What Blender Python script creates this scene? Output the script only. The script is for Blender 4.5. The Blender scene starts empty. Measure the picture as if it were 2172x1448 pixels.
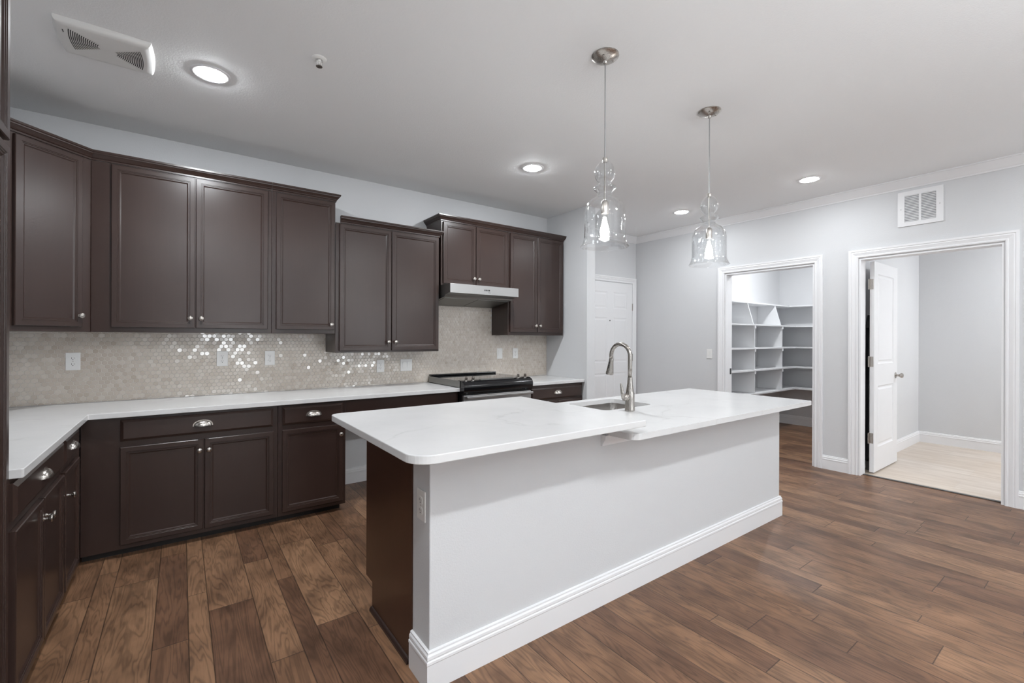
import bpy, bmesh, math, random
from mathutils import Vector, Matrix
random.seed(7)
D = bpy.data
COL = bpy.context.scene.collection
SC = bpy.context.scene
PI = math.pi

# ------------------------------------------------------------ camera
W_, H_ = 2172.0, 1448.0
cam = D.cameras.new('camera'); cam.sensor_width = 36.0; cam.lens = 959.0 / W_ * 36.0
cam.shift_y = -8.0 / W_; cam.clip_start = 0.02; cam.clip_end = 100
CAM = D.objects.new('camera', cam); COL.objects.link(CAM)
YAW, ROLL = math.radians(36.17), math.radians(0.206)
CAM.location = (0, 0, 1.31)
CAM.rotation_euler = (Matrix.Rotation(-YAW, 3, 'Z') @ Matrix.Rotation(PI / 2, 3, 'X') @ Matrix.Rotation(ROLL, 3, 'Z')).to_euler()
SC.camera = CAM

# ------------------------------------------------------------ world, daylight, exposure
world = D.worlds.new('world'); SC.world = world; world.use_nodes = True
bg = world.node_tree.nodes['Background']; bg.inputs[0].default_value = (0.80, 0.90, 1.0, 1); bg.inputs[1].default_value = 1.2
SC.view_settings.view_transform = 'Standard'; SC.view_settings.look = 'None'
SC.view_settings.gamma = 1.0; SC.view_settings.use_curve_mapping = False
SC.view_settings.exposure = 0.08
SC.cycles.transparent_max_bounces = 24; SC.cycles.max_bounces = 12; SC.cycles.diffuse_bounces = 6; SC.cycles.glossy_bounces = 6
WINDOW_POWER = 36.0     # daylight through each window of the room behind the camera
ADDED_UPLIGHT = 285.0  # emission of the unseen uplighters added to brighten the ceiling
LAMP = 360.0              # emission strength of a recessed lamp lens

def area(name, loc, rot, sx, sy, power, color):
    l = D.lights.new(name, 'AREA'); l.shape = 'RECTANGLE'; l.size = sx; l.size_y = sy; l.energy = power; l.color = color
    o = D.objects.new(name, l); COL.objects.link(o); o.location = loc; o.rotation_euler = rot
    return o

REAR = -4.6
WINX = [(0.45, 1.35), (3.65, 4.55)]
for a_, b_ in WINX:
    area('daylight', ((a_ + b_) / 2, REAR - 0.16, 1.55), (PI / 2, 0, 0), 0.86, 1.3, WINDOW_POWER, (0.93, 0.97, 1.0))

# ------------------------------------------------------------ node helpers
def new_mat(name):
    m = D.materials.new(name); m.use_nodes = True
    nt = m.node_tree
    return m, nt, nt.nodes['Principled BSDF']

class NB:
    def __init__(s, nt): s.nt = nt
    def node(s, t, **kw):
        n = s.nt.nodes.new(t)
        for k, v in kw.items(): setattr(n, k, v)
        return n
    def put(s, sock, v):
        if hasattr(v, 'bl_rna') and isinstance(v, bpy.types.NodeSocket): s.nt.links.new(v, sock)
        else: sock.default_value = v
    def m(s, op, a, b=None, c=None):
        n = s.node('ShaderNodeMath', operation=op)
        s.put(n.inputs[0], a)
        if b is not None: s.put(n.inputs[1], b)
        if c is not None: s.put(n.inputs[2], c)
        return n.outputs[0]
    def vec(s, x, y, z):
        n = s.node('ShaderNodeCombineXYZ')
        for i, v in enumerate((x, y, z)): s.put(n.inputs[i], v)
        return n.outputs[0]
    def noise(s, v, scale, detail=3, rough=0.5, dist=0.0):
        n = s.node('ShaderNodeTexNoise'); s.put(n.inputs['Vector'], v)
        n.inputs['Scale'].default_value = scale; n.inputs['Detail'].default_value = detail
        n.inputs['Roughness'].default_value = rough; n.inputs['Distortion'].default_value = dist
        return n.outputs[0]
    def ramp(s, f, stops):
        n = s.node('ShaderNodeValToRGB'); s.put(n.inputs[0], f)
        e = n.color_ramp.elements
        while len(e) < len(stops): e.new(0.5)
        for i, (p, c) in enumerate(stops):
            e[i].position = p; e[i].color = (*c, 1) if len(c) == 3 else c
        return n.outputs[0]
    def mix(s, f, a, b, blend='MIX'):
        n = s.node('ShaderNodeMix', data_type='RGBA', blend_type=blend)
        s.put(n.inputs[0], f)
        for i, v in ((6, a), (7, b)):
            if isinstance(v, tuple): v = (*v, 1) if len(v) == 3 else v
            s.put(n.inputs[i], v)
        return n.outputs[2]
    def bump(s, h, strength, dist=0.01):
        n = s.node('ShaderNodeBump'); n.inputs['Strength'].default_value = strength; n.inputs['Distance'].default_value = dist
        s.put(n.inputs['Height'], h); return n.outputs[0]
    def obj(s): return s.node('ShaderNodeTexCoord').outputs['Object']
    def pos(s): return s.node('ShaderNodeNewGeometry').outputs['Position']

def simple(name, col, rough=0.5, metal=0.0, bump=None, spec=0.5):
    m, nt, b = new_mat(name); nb = NB(nt)
    b.inputs['Base Color'].default_value = (*col, 1); b.inputs['Roughness'].default_value = rough
    b.inputs['Metallic'].default_value = metal; b.inputs['Specular IOR Level'].default_value = spec
    if bump:
        nt.links.new(nb.bump(nb.noise(nb.pos(), bump[0], 4, 0.6), bump[1], bump[2]), b.inputs['Normal'])
    else:
        n = nb.noise(nb.pos(), 9.0, 2)
        r = nb.m('MULTIPLY_ADD', n, 0.08, rough - 0.04); nt.links.new(r, b.inputs['Roughness'])
    return m

M = {}
M['wall'] = simple('wall_paint', (0.635, 0.64, 0.65), 0.62, bump=(130.0, 0.22, 0.004), spec=0.3)
M['ceiling'] = simple('ceiling_paint', (0.84, 0.845, 0.85), 0.8, bump=(110.0, 0.30, 0.004), spec=0.2)
M['trim'] = simple('trim_paint', (0.80, 0.80, 0.81), 0.35)
M['white'] = simple('white_plastic', (0.78, 0.775, 0.76), 0.35)
M['slot'] = simple('dark_slot', (0.02, 0.02, 0.02), 0.6)
M['shelf'] = simple('shelf_paint', (0.76, 0.765, 0.775), 0.4)
M['black'] = simple('black_enamel', (0.006, 0.006, 0.007), 0.12)
M['blackglass'] = simple('black_ceramic_glass', (0.012, 0.012, 0.013), 0.05)
M['dark'] = simple('dark_metal', (0.10, 0.10, 0.10), 0.4, 0.6)
M['bounce_carpet'] = simple('added_bounce_carpet', (0.62, 0.60, 0.57), 0.95, bump=(220.0, 0.5, 0.006), spec=0.1)  # pale covering invented to bounce light up to the ceiling
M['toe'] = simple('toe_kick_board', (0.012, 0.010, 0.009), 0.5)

def brushed(name, col, rough, axis):
    m, nt, b = new_mat(name); nb = NB(nt)
    mp = nb.node('ShaderNodeMapping'); nt.links.new(nb.obj(), mp.inputs[0])
    s = [400.0, 400.0, 400.0]; s[axis] = 6.0; mp.inputs['Scale'].default_value = s
    n = nb.noise(mp.outputs[0], 1.0, 2)
    b.inputs['Base Color'].default_value = (*col, 1); b.inputs['Metallic'].default_value = 1.0
    nt.links.new(nb.m('MULTIPLY_ADD', n, 0.22, rough - 0.1), b.inputs['Roughness'])
    nt.links.new(nb.bump(n, 0.05, 0.001), b.inputs['Normal'])
    return m
M['steel'] = brushed('brushed_stainless', (0.46, 0.455, 0.45), 0.36, 0)
M['nickel'] = brushed('satin_nickel', (0.47, 0.44, 0.41), 0.28, 2)
M['faucet'] = brushed('faucet_nickel', (0.38, 0.355, 0.33), 0.26, 2)
M['filter'] = brushed('hood_filter_metal', (0.30, 0.30, 0.29), 0.45, 0)
M['sink'] = brushed('sink_steel', (0.50, 0.48, 0.46), 0.30, 0)

def cabinet_mat():
    m, nt, b = new_mat('espresso_cabinet_wood'); nb = NB(nt)
    p = nb.pos()
    mp = nb.node('ShaderNodeMapping'); nt.links.new(p, mp.inputs[0]); mp.inputs['Scale'].default_value = (60, 60, 3)
    g = nb.noise(mp.outputs[0], 1.0, 4, 0.6, 0.4)
    bl = nb.noise(p, 2.6, 2)
    c = nb.ramp(bl, [(0.1, (0.031, 0.0170, 0.0140)), (0.9, (0.047, 0.0275, 0.0220))])
    c2 = nb.mix(nb.m('MULTIPLY', g, 0.35), c, (0.020, 0.012, 0.010))
    nt.links.new(c2, b.inputs['Base Color'])
    b.inputs['Roughness'].default_value = 0.28
    b.inputs['Specular IOR Level'].default_value = 0.45
    nt.links.new(nb.bump(g, 0.03, 0.002), b.inputs['Normal'])
    return m
M['cab'] = cabinet_mat()
M['veneer'] = M['cab'].copy(); M['veneer'].name = 'reddish_end_veneer'
for n_ in M['veneer'].node_tree.nodes:
    if n_.type == 'VALTORGB': n_.color_ramp.elements[0].color = (0.062, 0.026, 0.015, 1); n_.color_ramp.elements[1].color = (0.085, 0.038, 0.022, 1)

def quartz_mat():
    m, nt, b = new_mat('white_quartz'); nb = NB(nt)
    p = nb.pos()
    w = nb.noise(p, 2.2, 5, 0.6)
    v = nb.node('ShaderNodeVectorMath', operation='MULTIPLY_ADD')
    nt.links.new(nb.node('ShaderNodeTexNoise').outputs[1], v.inputs[0])
    nz = v.inputs[0].links[0].from_node; nt.links.new(p, nz.inputs['Vector']); nz.inputs['Scale'].default_value = 2.6; nz.inputs['Detail'].default_value = 5
    v.inputs[1].default_value = (0.55, 0.55, 0.55); nt.links.new(p, v.inputs[2])
    vo = nb.node('ShaderNodeTexVoronoi', feature='DISTANCE_TO_EDGE'); nt.links.new(v.outputs[0], vo.inputs['Vector']); vo.inputs['Scale'].default_value = 1.5
    line = nb.ramp(vo.outputs['Distance'], [(0.0, (1, 1, 1)), (0.012, (0.25, 0.25, 0.25)), (0.04, (0, 0, 0))])
    mask = nb.ramp(nb.noise(p, 2.7, 3), [(0.46, (0, 0, 0)), (0.66, (1, 1, 1))])
    f = nb.m('MULTIPLY', nb.m('MULTIPLY', line, mask), 0.40)
    cloud = nb.ramp(w, [(0.35, (0.64, 0.637, 0.635)), (0.65, (0.69, 0.687, 0.685))])
    nt.links.new(nb.mix(f, cloud, (0.40, 0.385, 0.37)), b.inputs['Base Color'])
    b.inputs['Roughness'].default_value = 0.22
    return m
M['quartz'] = quartz_mat()

def floor_mat():
    m, nt, b = new_mat('hickory_plank_floor'); nb = NB(nt)
    sp = nb.node('ShaderNodeSeparateXYZ'); nt.links.new(nb.pos(), sp.inputs[0])
    x, y = sp.outputs[0], sp.outputs[1]
    t = nb.m('ADD', x, 0.281 + 39.0)
    k = nb.m('FLOOR', nb.m('DIVIDE', t, 0.39))
    r = nb.m('SUBTRACT', t, nb.m('MULTIPLY', k, 0.39))
    g1 = nb.m('GREATER_THAN', r, 0.185); g2 = nb.m('GREATER_THAN', r, 0.310)
    row = nb.m('ADD', nb.m('MULTIPLY', k, 3.0), nb.m('ADD', g1, g2))
    start = nb.m('ADD', nb.m('MULTIPLY', g1, 0.185), nb.m('MULTIPLY', g2, 0.125))
    width = nb.m('SUBTRACT', nb.m('SUBTRACT', 0.185, nb.m('MULTIPLY', g1, 0.06)), nb.m('MULTIPLY', g2, 0.045))
    lx = nb.m('SUBTRACT', r, start)
    wn = nb.node('ShaderNodeTexWhiteNoise', noise_dimensions='1D'); nt.links.new(row, wn.inputs['W'])
    L = 0.98
    yy = nb.m('ADD', nb.m('ADD', y, 40.0), nb.m('MULTIPLY', wn.outputs['Value'], 7.0))
    col = nb.m('FLOOR', nb.m('DIVIDE', yy, L)); ly = nb.m('SUBTRACT', yy, nb.m('MULTIPLY', col, L))
    w2 = nb.node('ShaderNodeTexWhiteNoise', noise_dimensions='2D'); nt.links.new(nb.vec(row, col, 0.0), w2.inputs['Vector'])
    rnd = w2.outputs['Value']
    rs = nb.node('ShaderNodeSeparateColor'); nt.links.new(w2.outputs['Color'], rs.inputs[0])
    d = nb.m('MINIMUM', nb.m('MINIMUM', lx, nb.m('SUBTRACT', width, lx)), nb.m('MINIMUM', ly, nb.m('SUBTRACT', L, ly)))
    seam = nb.m('SUBTRACT', 1.0, nb.node('ShaderNodeMapRange').outputs[0])
    mr = seam.node.inputs[1].links[0].from_node; nt.links.new(d, mr.inputs[0]); mr.inputs[1].default_value = 0.0006; mr.inputs[2].default_value = 0.0030
    gv = nb.vec(nb.m('ADD', lx, nb.m('MULTIPLY', rnd, 60.0)), nb.m('MULTIPLY', ly, 0.11), nb.m('MULTIPLY', rs.outputs[1], 30.0))
    big = nb.noise(gv, 11.0, 3, 0.5, 0.5)
    rings = nb.m('SINE', nb.m('MULTIPLY', big, 85.0))
    ringm = nb.ramp(nb.m('MULTIPLY_ADD', rings, 0.5, 0.5), [(0.0, (0, 0, 0)), (0.55, (0.15, 0.15, 0.15)), (1.0, (1, 1, 1))])
    fv = nb.vec(nb.m('MULTIPLY', lx, 300.0), nb.m('MULTIPLY', ly, 7.0), nb.m('MULTIPLY', rnd, 90.0))
    fine = nb.noise(fv, 1.0, 3, 0.6)
    blot = nb.noise(nb.vec(nb.m('ADD', lx, nb.m('MULTIPLY', rnd, 11.0)), nb.m('MULTIPLY', ly, 0.5), rs.outputs[2]), 9.0, 3)
    base = nb.ramp(rnd, [(0.0, (0.170, 0.088, 0.052)), (0.35, (0.220, 0.118, 0.067)), (0.7, (0.265, 0.146, 0.083)), (1.0, (0.320, 0.182, 0.104))])
    c = nb.mix(nb.m('MULTIPLY', ringm, 0.36), base, (0.018, 0.0095, 0.006))
    c = nb.mix(nb.m('MULTIPLY', fine, 0.38), c, (0.018, 0.010, 0.006))
    bm_ = nb.ramp(blot, [(0.35, (0.68, 0.65, 0.63)), (0.62, (1.15, 1.13, 1.1))])
    c = nb.mix(1.0, c, bm_, 'MULTIPLY')
    c = nb.mix(nb.m('MULTIPLY', seam, 0.75), c, (0.010, 0.006, 0.004))
    nt.links.new(c, b.inputs['Base Color'])
    nt.links.new(nb.m('MULTIPLY_ADD', fine, 0.16, 0.30), b.inputs['Roughness']); b.inputs['Specular IOR Level'].default_value = 0.38
    h = nb.m('SUBTRACT', nb.m('MULTIPLY', fine, 0.15), seam)
    nt.links.new(nb.bump(h, 0.35, 0.0015), b.inputs['Normal'])
    return m
M['floor'] = floor_mat()

def tile_floor_mat():
    m, nt, b = new_mat('beige_floor_tile'); nb = NB(nt)
    p = nb.pos(); mp = nb.node('ShaderNodeMapping'); nt.links.new(p, mp.inputs[0]); mp.inputs['Rotation'].default_value = (0, 0, PI / 2)
    br = nb.node('ShaderNodeTexBrick'); nt.links.new(mp.outputs[0], br.inputs['Vector'])
    br.inputs['Scale'].default_value = 1.0; br.inputs['Brick Width'].default_value = 0.61; br.inputs['Row Height'].default_value = 0.305
    br.inputs['Mortar Size'].default_value = 0.002; br.inputs['Color1'].default_value = (0.55, 0.475, 0.40, 1); br.inputs['Color2'].default_value = (0.60, 0.54, 0.48, 1)
    br.inputs['Mortar'].default_value = (0.55, 0.50, 0.45, 1)
    m2 = nb.node('ShaderNodeMapping'); nt.links.new(p, m2.inputs[0]); m2.inputs['Scale'].default_value = (8, 1.2, 1)
    n = nb.ramp(nb.noise(m2.outputs[0], 2.0, 4), [(0.35, (0.86, 0.82, 0.78)), (0.65, (1.05, 1.04, 1.03))])
    nt.links.new(nb.mix(1.0, br.outputs[0], n, 'MULTIPLY'), b.inputs['Base Color']); b.inputs['Roughness'].default_value = 0.35
    return m
M['floortile'] = tile_floor_mat()

def hex_mats():
    m, nt, b = new_mat('pearl_hex_tile'); nb = NB(nt)
    at = nb.node('ShaderNodeAttribute', attribute_name='rnd'); at.attribute_type = 'GEOMETRY'
    f = at.outputs['Fac']
    mp = nb.node('ShaderNodeMapping'); nt.links.new(nb.pos(), mp.inputs[0]); mp.inputs['Rotation'].default_value = (0, 0.9, 0); mp.inputs['Scale'].default_value = (60, 60, 320)
    st = nb.noise(mp.outputs[0], 1.0, 2)
    c = nb.ramp(f, [(0.0, (0.52, 0.445, 0.375)), (0.10, (0.56, 0.49, 0.42)), (0.5, (0.59, 0.523, 0.455)), (1.0, (0.655, 0.597, 0.533))])
    c = nb.mix(nb.m('MULTIPLY', st, 0.22), c, (0.42, 0.37, 0.31))
    nt.links.new(c, b.inputs['Base Color']); b.inputs['Roughness'].default_value = 0.16
    b.inputs['Coat Weight'].default_value = 0.7; b.inputs['Specular IOR Level'].default_value = 0.8; b.inputs['Coat Roughness'].default_value = 0.05
    g = simple('tile_grout', (0.66, 0.63, 0.59), 0.7)
    return m, g
M['hex'], M['grout'] = hex_mats()

def glass_mat():
    m = D.materials.new('clear_blown_glass'); m.use_nodes = True; nt = m.node_tree; nt.nodes.clear(); nb = NB(nt)
    out = nb.node('ShaderNodeOutputMaterial'); tr = nb.node('ShaderNodeBsdfTransparent'); gl = nb.node('ShaderNodeBsdfGlossy')
    tr.inputs[0].default_value = (0.965, 0.97, 0.972, 1); gl.inputs[0].default_value = (1, 1, 1, 1); gl.inputs['Roughness'].default_value = 0.02
    lw = nb.node('ShaderNodeLayerWeight'); lw.inputs[0].default_value = 0.5
    n = nb.noise(nb.obj(), 45.0, 2); vo = nb.node('ShaderNodeTexVoronoi'); nt.links.new(nb.obj(), vo.inputs['Vector']); vo.inputs['Scale'].default_value = 85.0
    seeds = nb.ramp(vo.outputs['Distance'], [(0.0, (1, 1, 1)), (0.16, (0, 0, 0))])
    bp = nb.bump(nb.m('ADD', n, seeds), 0.25, 0.004)
    nt.links.new(bp, gl.inputs['Normal']); nt.links.new(bp, lw.inputs['Normal'])
    mx = nb.node('ShaderNodeMixShader'); nt.links.new(nb.m('MULTIPLY_ADD', nb.m('POWER', lw.outputs['Facing'], 3.0), 0.85, 0.05), mx.inputs[0]); nt.links.new(tr.outputs[0], mx.inputs[1]); nt.links.new(gl.outputs[0], mx.inputs[2])
    nt.links.new(mx.outputs[0], out.inputs[0])
    return m
M['glass'] = glass_mat()

def emit(name, col, s):
    m = D.materials.new(name); m.use_nodes = True; nt = m.node_tree; nt.nodes.clear(); nb = NB(nt)
    o = nb.node('ShaderNodeOutputMaterial'); e = nb.node('ShaderNodeEmission'); e.inputs[0].default_value = (*col, 1); e.inputs[1].default_value = s
    nt.links.new(e.outputs[0], o.inputs[0]); return m
M['lens'] = emit('lamp_lens', (0.925, 0.965, 1.0), LAMP)
for k_ in (0.6, 1.2, 1.5, 1.9): M['lens_%.1f' % k_] = emit('living_room_lamp_lens', (0.925, 0.965, 1.0), LAMP * k_)
M['lens_closet'] = emit('closet_lamp_lens', (0.95, 0.975, 1.0), LAMP * 1.5)
M['lens_laundry'] = emit('laundry_lamp_lens', (0.95, 0.975, 1.0), LAMP * 3.0)
M['added_uplight'] = emit('added_uplight_disc', (0.92, 0.965, 1.0), ADDED_UPLIGHT)
M['bulb'] = emit('glowing_bulb', (1.0, 0.97, 0.93), 105.0)
M['warmstrip'] = emit('strip_light', (1.0, 0.80, 0.60), 1.6)

# ------------------------------------------------------------ mesh helpers
class MB:
    def __init__(s): s.v = []; s.f = []; s.mi = []; s.cur = 0
    def add(s, vs, fs, T=None):
        o = len(s.v)
        s.v += [tuple(T @ Vector(p)) if T else tuple(p) for p in vs]
        s.f += [tuple(i + o for i in f) for f in fs]; s.mi += [s.cur] * len(fs)
        return s
    def box(s, x0, x1, y0, y1, z0, z1, bev=0.0, T=None):
        bm = bmesh.new(); bmesh.ops.create_cube(bm, size=1)
        for v in bm.verts:
            v.co = Vector((x0 + (v.co.x + .5) * (x1 - x0), y0 + (v.co.y + .5) * (y1 - y0), z0 + (v.co.z + .5) * (z1 - z0)))
        if bev: bmesh.ops.bevel(bm, geom=bm.edges[:], offset=bev, segments=2, affect='EDGES', profile=0.5)
        return s.bm(bm, T)
    def bm(s, bm, T=None):
        bm.verts.index_update()
        s.add([v.co[:] for v in bm.verts], [[v.index for v in f.verts] for f in bm.faces], T); bm.free(); return s
    def lathe(s, prof, seg=24, T=None, cap=True):
        vs, fs = [], []; n = len(prof)
        for r, z in prof:
            for i in range(seg):
                a = 2 * PI * i / seg; vs.append((r * math.cos(a), r * math.sin(a), z))
        for j in range(n - 1):
            for i in range(seg):
                k = (i + 1) % seg
                fs.append((j * seg + i, j * seg + k, (j + 1) * seg + k, (j + 1) * seg + i))
        if cap:
            if prof[0][0] > 1e-6: fs.append(tuple(range(seg))[::-1])
            if prof[-1][0] > 1e-6: fs.append(tuple((n - 1) * seg + i for i in range(seg)))
        return s.add(vs, fs, T)
    def tube(s, pts, rad, seg=12, T=None, cap=True):
        pts = [Vector(p) for p in pts]; n = len(pts)
        rr = rad if isinstance(rad, (list, tuple)) else [rad] * n
        vs, fs = [], []; up = None
        for i, p in enumerate(pts):
            t = (pts[min(i + 1, n - 1)] - pts[max(i - 1, 0)]).normalized()
            if up is None:
                up = Vector((0, 0, 1)) if abs(t.z) < 0.9 else Vector((1, 0, 0))
            u = (up - t * up.dot(t)).normalized(); w = t.cross(u); up = u
            for k in range(seg):
                a = 2 * PI * k / seg; vs.append(p + (u * math.cos(a) + w * math.sin(a)) * rr[i])
        for j in range(n - 1):
            for i in range(seg):
                k = (i + 1) % seg; fs.append((j * seg + i, j * seg + k, (j + 1) * seg + k, (j + 1) * seg + i))
        if cap: fs.append(tuple(range(seg))[::-1]); fs.append(tuple((n - 1) * seg + i for i in range(seg)))
        return s.add(vs, fs, T)
    def prism(s, poly, h0, h1, mapf=lambda a, b, h: (a, b, h)):
        n = len(poly)
        vs = [mapf(a, b, h0) for a, b in poly] + [mapf(a, b, h1) for a, b in poly]
        fs = [tuple(range(n))[::-1], tuple(range(n, 2 * n))] + [(i, (i + 1) % n, n + (i + 1) % n, n + i) for i in range(n)]
        return s.add(vs, fs)
    def sweep(s, path, prof, mapf=lambda a, b, h: (a, b, h), side=1, closed=False):
        """prof = [(out, h)], swept along a 2D path with mitred corners; out goes to the left (side=1) of travel."""
        n = len(path); P = [Vector(p) for p in path]; vs, fs = [], []
        for i in range(n):
            d0 = (P[i] - P[i - 1]).normalized() if (i > 0 or closed) else None
            d1 = (P[(i + 1) % n] - P[i]).normalized() if (i < n - 1 or closed) else None
            if d0 is None: d0 = d1
            if d1 is None: d1 = d0
            n0 = Vector((-d0.y, d0.x)) * side; n1 = Vector((-d1.y, d1.x)) * side
            mt = (n0 + n1); mt = mt / max(1e-6, mt.dot(n0)) if mt.length > 1e-6 else n0
            for o, h in prof: vs.append(mapf(P[i].x + mt.x * o, P[i].y + mt.y * o, h))
        k = len(prof)
        for i in range(n if closed else n - 1):
            j = (i + 1) % n
            for q in range(k):
                r = (q + 1) % k; fs.append((i * k + q, i * k + r, j * k + r, j * k + q))
        if not closed: fs.append(tuple(range(k))[::-1]); fs.append(tuple((n - 1) * k + q for q in range(k)))
        return s.add(vs, fs)
    def build(s, name, mats, parent=None, smooth=False, loc=None, auto=None, fix=True):
        me = D.meshes.new(name); me.from_pydata(s.v, [], s.f)
        if not isinstance(mats, (list, tuple)): mats = [mats]
        for m in mats: me.materials.append(m)
        if len(mats) > 1: me.polygons.foreach_set('material_index', s.mi)
        if fix:
            bm = bmesh.new(); bm.from_mesh(me); bmesh.ops.remove_doubles(bm, verts=bm.verts, dist=1e-5)
            bmesh.ops.recalc_face_normals(bm, faces=bm.faces); bm.to_mesh(me); bm.free()
        if smooth: me.polygons.foreach_set('use_smooth', [True] * len(me.polygons))
        if auto is not None:
            bm = bmesh.new(); bm.from_mesh(me)
            for f in bm.faces: f.smooth = True
            for e in bm.edges:
                e.smooth = not (len(e.link_faces) == 2 and e.calc_face_angle(0) > math.radians(auto))
            bm.to_mesh(me); bm.free()
        me.update()
        o = D.objects.new(name, me); COL.objects.link(o)
        if parent: o.parent = parent
        if loc: o.location = loc
        return o

def thing(name, label, cat, loc=(0, 0, 0), rz=0.0, group=None):
    o = D.objects.new(name, None); COL.objects.link(o); o.empty_display_size = 0.05
    o.location = loc; o.rotation_euler = (0, 0, rz); return tag(o, label, cat, group)
def tag(o, label, cat, group=None):
    o['label'] = label; o['category'] = cat
    if group: o['group'] = group
    return o
def struct(o): o['kind'] = 'structure'; return o
def lab(o, text): o['label'] = text; return o
def rot(axis, deg): return Matrix.Rotation(math.radians(deg), 4, axis)
def tr(x, y, z): return Matrix.Translation((x, y, z))

def copy_tree(o, parent=None):
    c = o.copy(); COL.objects.link(c)
    if parent: c.parent = parent
    for ch in [k for k in D.objects if k.parent == o]: copy_tree(ch, c)
    return c

def wall_grid(us, vs, solid, t0, t1, mapf):
    """A wall of cells; solid(i,j) says whether the cell between us[i..i+1], vs[j..j+1] is wall. One connected mesh."""
    mb = MB(); nu, nv = len(us) - 1, len(vs) - 1
    S = lambda i, j: 0 <= i < nu and 0 <= j < nv and solid(i, j)
    for i in range(nu):
        for j in range(nv):
            if not S(i, j): continue
            a, b, c, d = us[i], us[i + 1], vs[j], vs[j + 1]
            q = lambda pts: mb.add([mapf(*p) for p in pts], [(0, 1, 2, 3)])
            q([(a, c, t0), (b, c, t0), (b, d, t0), (a, d, t0)]); q([(a, c, t1), (a, d, t1), (b, d, t1), (b, c, t1)])
            if not S(i - 1, j): q([(a, c, t0), (a, d, t0), (a, d, t1), (a, c, t1)])
            if not S(i + 1, j): q([(b, c, t0), (b, c, t1), (b, d, t1), (b, d, t0)])
            if not S(i, j - 1): q([(a, c, t0), (a, c, t1), (b, c, t1), (b, c, t0)])
            if not S(i, j + 1): q([(a, d, t0), (b, d, t0), (b, d, t1), (a, d, t1)])
    return mb

# ------------------------------------------------------------ room dimensions
CEIL = 2.74; XL = -1.068; YB = 4.133; XR = 5.255; TW = 0.13; YE = 4.185; XS = 3.534; XS2 = 3.657; YS = 3.464
PX0, PX1 = 1.921, 2.866      # pantry closet opening (y)
LX0, LX1 = 0.589, 1.540      # laundry opening (y)
DH = 2.082                   # opening height
XC = 7.57; YC = 3.25; XLA = 7.64

struct(MB().box(XL - .1, XR + 0.075, -0.9, YE + .1, -0.08, 0.0).build('floor', M['floor']))
struct(MB().box(XL - .1, XR + 0.075, REAR - .1, -0.902, -0.08, 0.004).build('floor', M['bounce_carpet']))  # unseen pale stretch added as a bounce surface for the ceiling
struct(MB().box(XR + 0.078, XC + .1, 1.68, YC + .1, -0.08, 0.0).build('floor', M['floor']))
struct(MB().box(XR + 0.078, XLA + .1, -0.9, 1.675, -0.08, 0.001).build('floor', M['floortile']))
struct(MB().box(XL - .1, XLA + .15, REAR - .1, YE + .15, CEIL, CEIL + .08).build('ceiling', M['ceiling']))
struct(MB().box(XL - .1, XL, REAR - .1, YB + .1, 0, CEIL - .0005).build('wall_left', M['wall']))
# back wall + short side wall of the kitchen + entry wall, one plan polygon
wb = MB().prism([(XL, YB), (XS, YB), (XS, YS), (XS2, YS), (XS2, YE), (XR, YE), (XR, YE + .1), (XL, YE + .1)], 0.0, CEIL - .0005)
struct(wb.build('wall_back', M['wall']))
# right wall with the two door openings
ys = [REAR - .1, LX0, LX1, PX0, PX1, YE + .1]
struct(wall_grid(ys, [0, DH, CEIL - .0005], lambda i, j: not (j == 0 and i in (1, 3)), XR, XR + TW, lambda a, b, t: (t, a, b)).build('wall_right', M['wall']))
# wall behind the camera, three windows
us = [XL]
for a_, b_ in WINX: us += [a_, b_]
us.append(XR)
struct(wall_grid(us, [0, 0.87, 2.23, CEIL - .0005], lambda i, j: not (j == 1 and i % 2 == 1), REAR, REAR - .1, lambda a, b, t: (a, t, b)).build('wall_rear', M['wall']))
for i, (a_, b_) in enumerate(WINX):
    w = MB().sweep([(a_, .87), (b_, .87), (b_, 2.23), (a_, 2.23)], [(0.0, .0), (.05, .0), (.05, .05), (0, .05)], lambda p, q, h: (p, REAR - .08 + h, q), side=1, closed=True)
    w.box(a_, b_, REAR - .07, REAR - .03, 1.48, 1.52)
    struct(w.build('window_%d' % (i + 1), M['trim']))
# closet and laundry shells
struct(wall_grid([XR + TW, XC + .1], [0, CEIL - .0005], lambda i, j: True, YC, YC + .1, lambda a, b, t: (a, t, b)).build('wall_closet_left', M['wall']))
struct(MB().box(XC, XC + .1, 1.75, YC, 0, CEIL - .0005).build('wall_closet_back', M['wall']))
struct(MB().box(XR + TW, XLA, 1.605, 1.75, 0, CEIL - .0005).build('wall_closet_right', M['wall']))
struct(MB().box(XLA, XLA + .1, -0.9, 1.75, 0, CEIL - .0005).build('wall_laundry_back', M['wall']))
struct(MB().box(XR + TW, XLA, -0.9, -0.8, 0, CEIL - .0005).build('wall_laundry_right', M['wall']))

# ------------------------------------------------------------ trim: crown, baseboards, casings, threshold
CROWN = [(0, 0), (0, -.082), (.006, -.082), (.010, -.070), (.016, -.066), (.030, -.050), (.050, -.028), (.060, -.018), (.064, -.012), (.074, -.010), (.074, 0)]
CROWN = [(o, CEIL - .0008 + h) for o, h in CROWN]
struct(MB().sweep([(XR - .0005, REAR), (XR - .0005, YE - .0005), (XS2 + .0005, YE - .0005), (XS2 + .0005, YS)], CROWN, side=1).build('trim_1', M['trim']))
BASE = [(0, 0), (.015, 0), (.015, .092), (.017, .096), (.0165, .104), (.013, .108), (.0145, .113), (.0135, .122), (.009, .128), (.009, .134), (0, .137)]
def baseboard(name, path, side=1):
    return struct(MB().sweep(path, BASE, side=side).build(name, M['trim']))
E_ = .0005
CW = .076
baseboard('baseboard_right', [(XR - E_, REAR), (XR - E_, LX0 - CW)])
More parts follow.
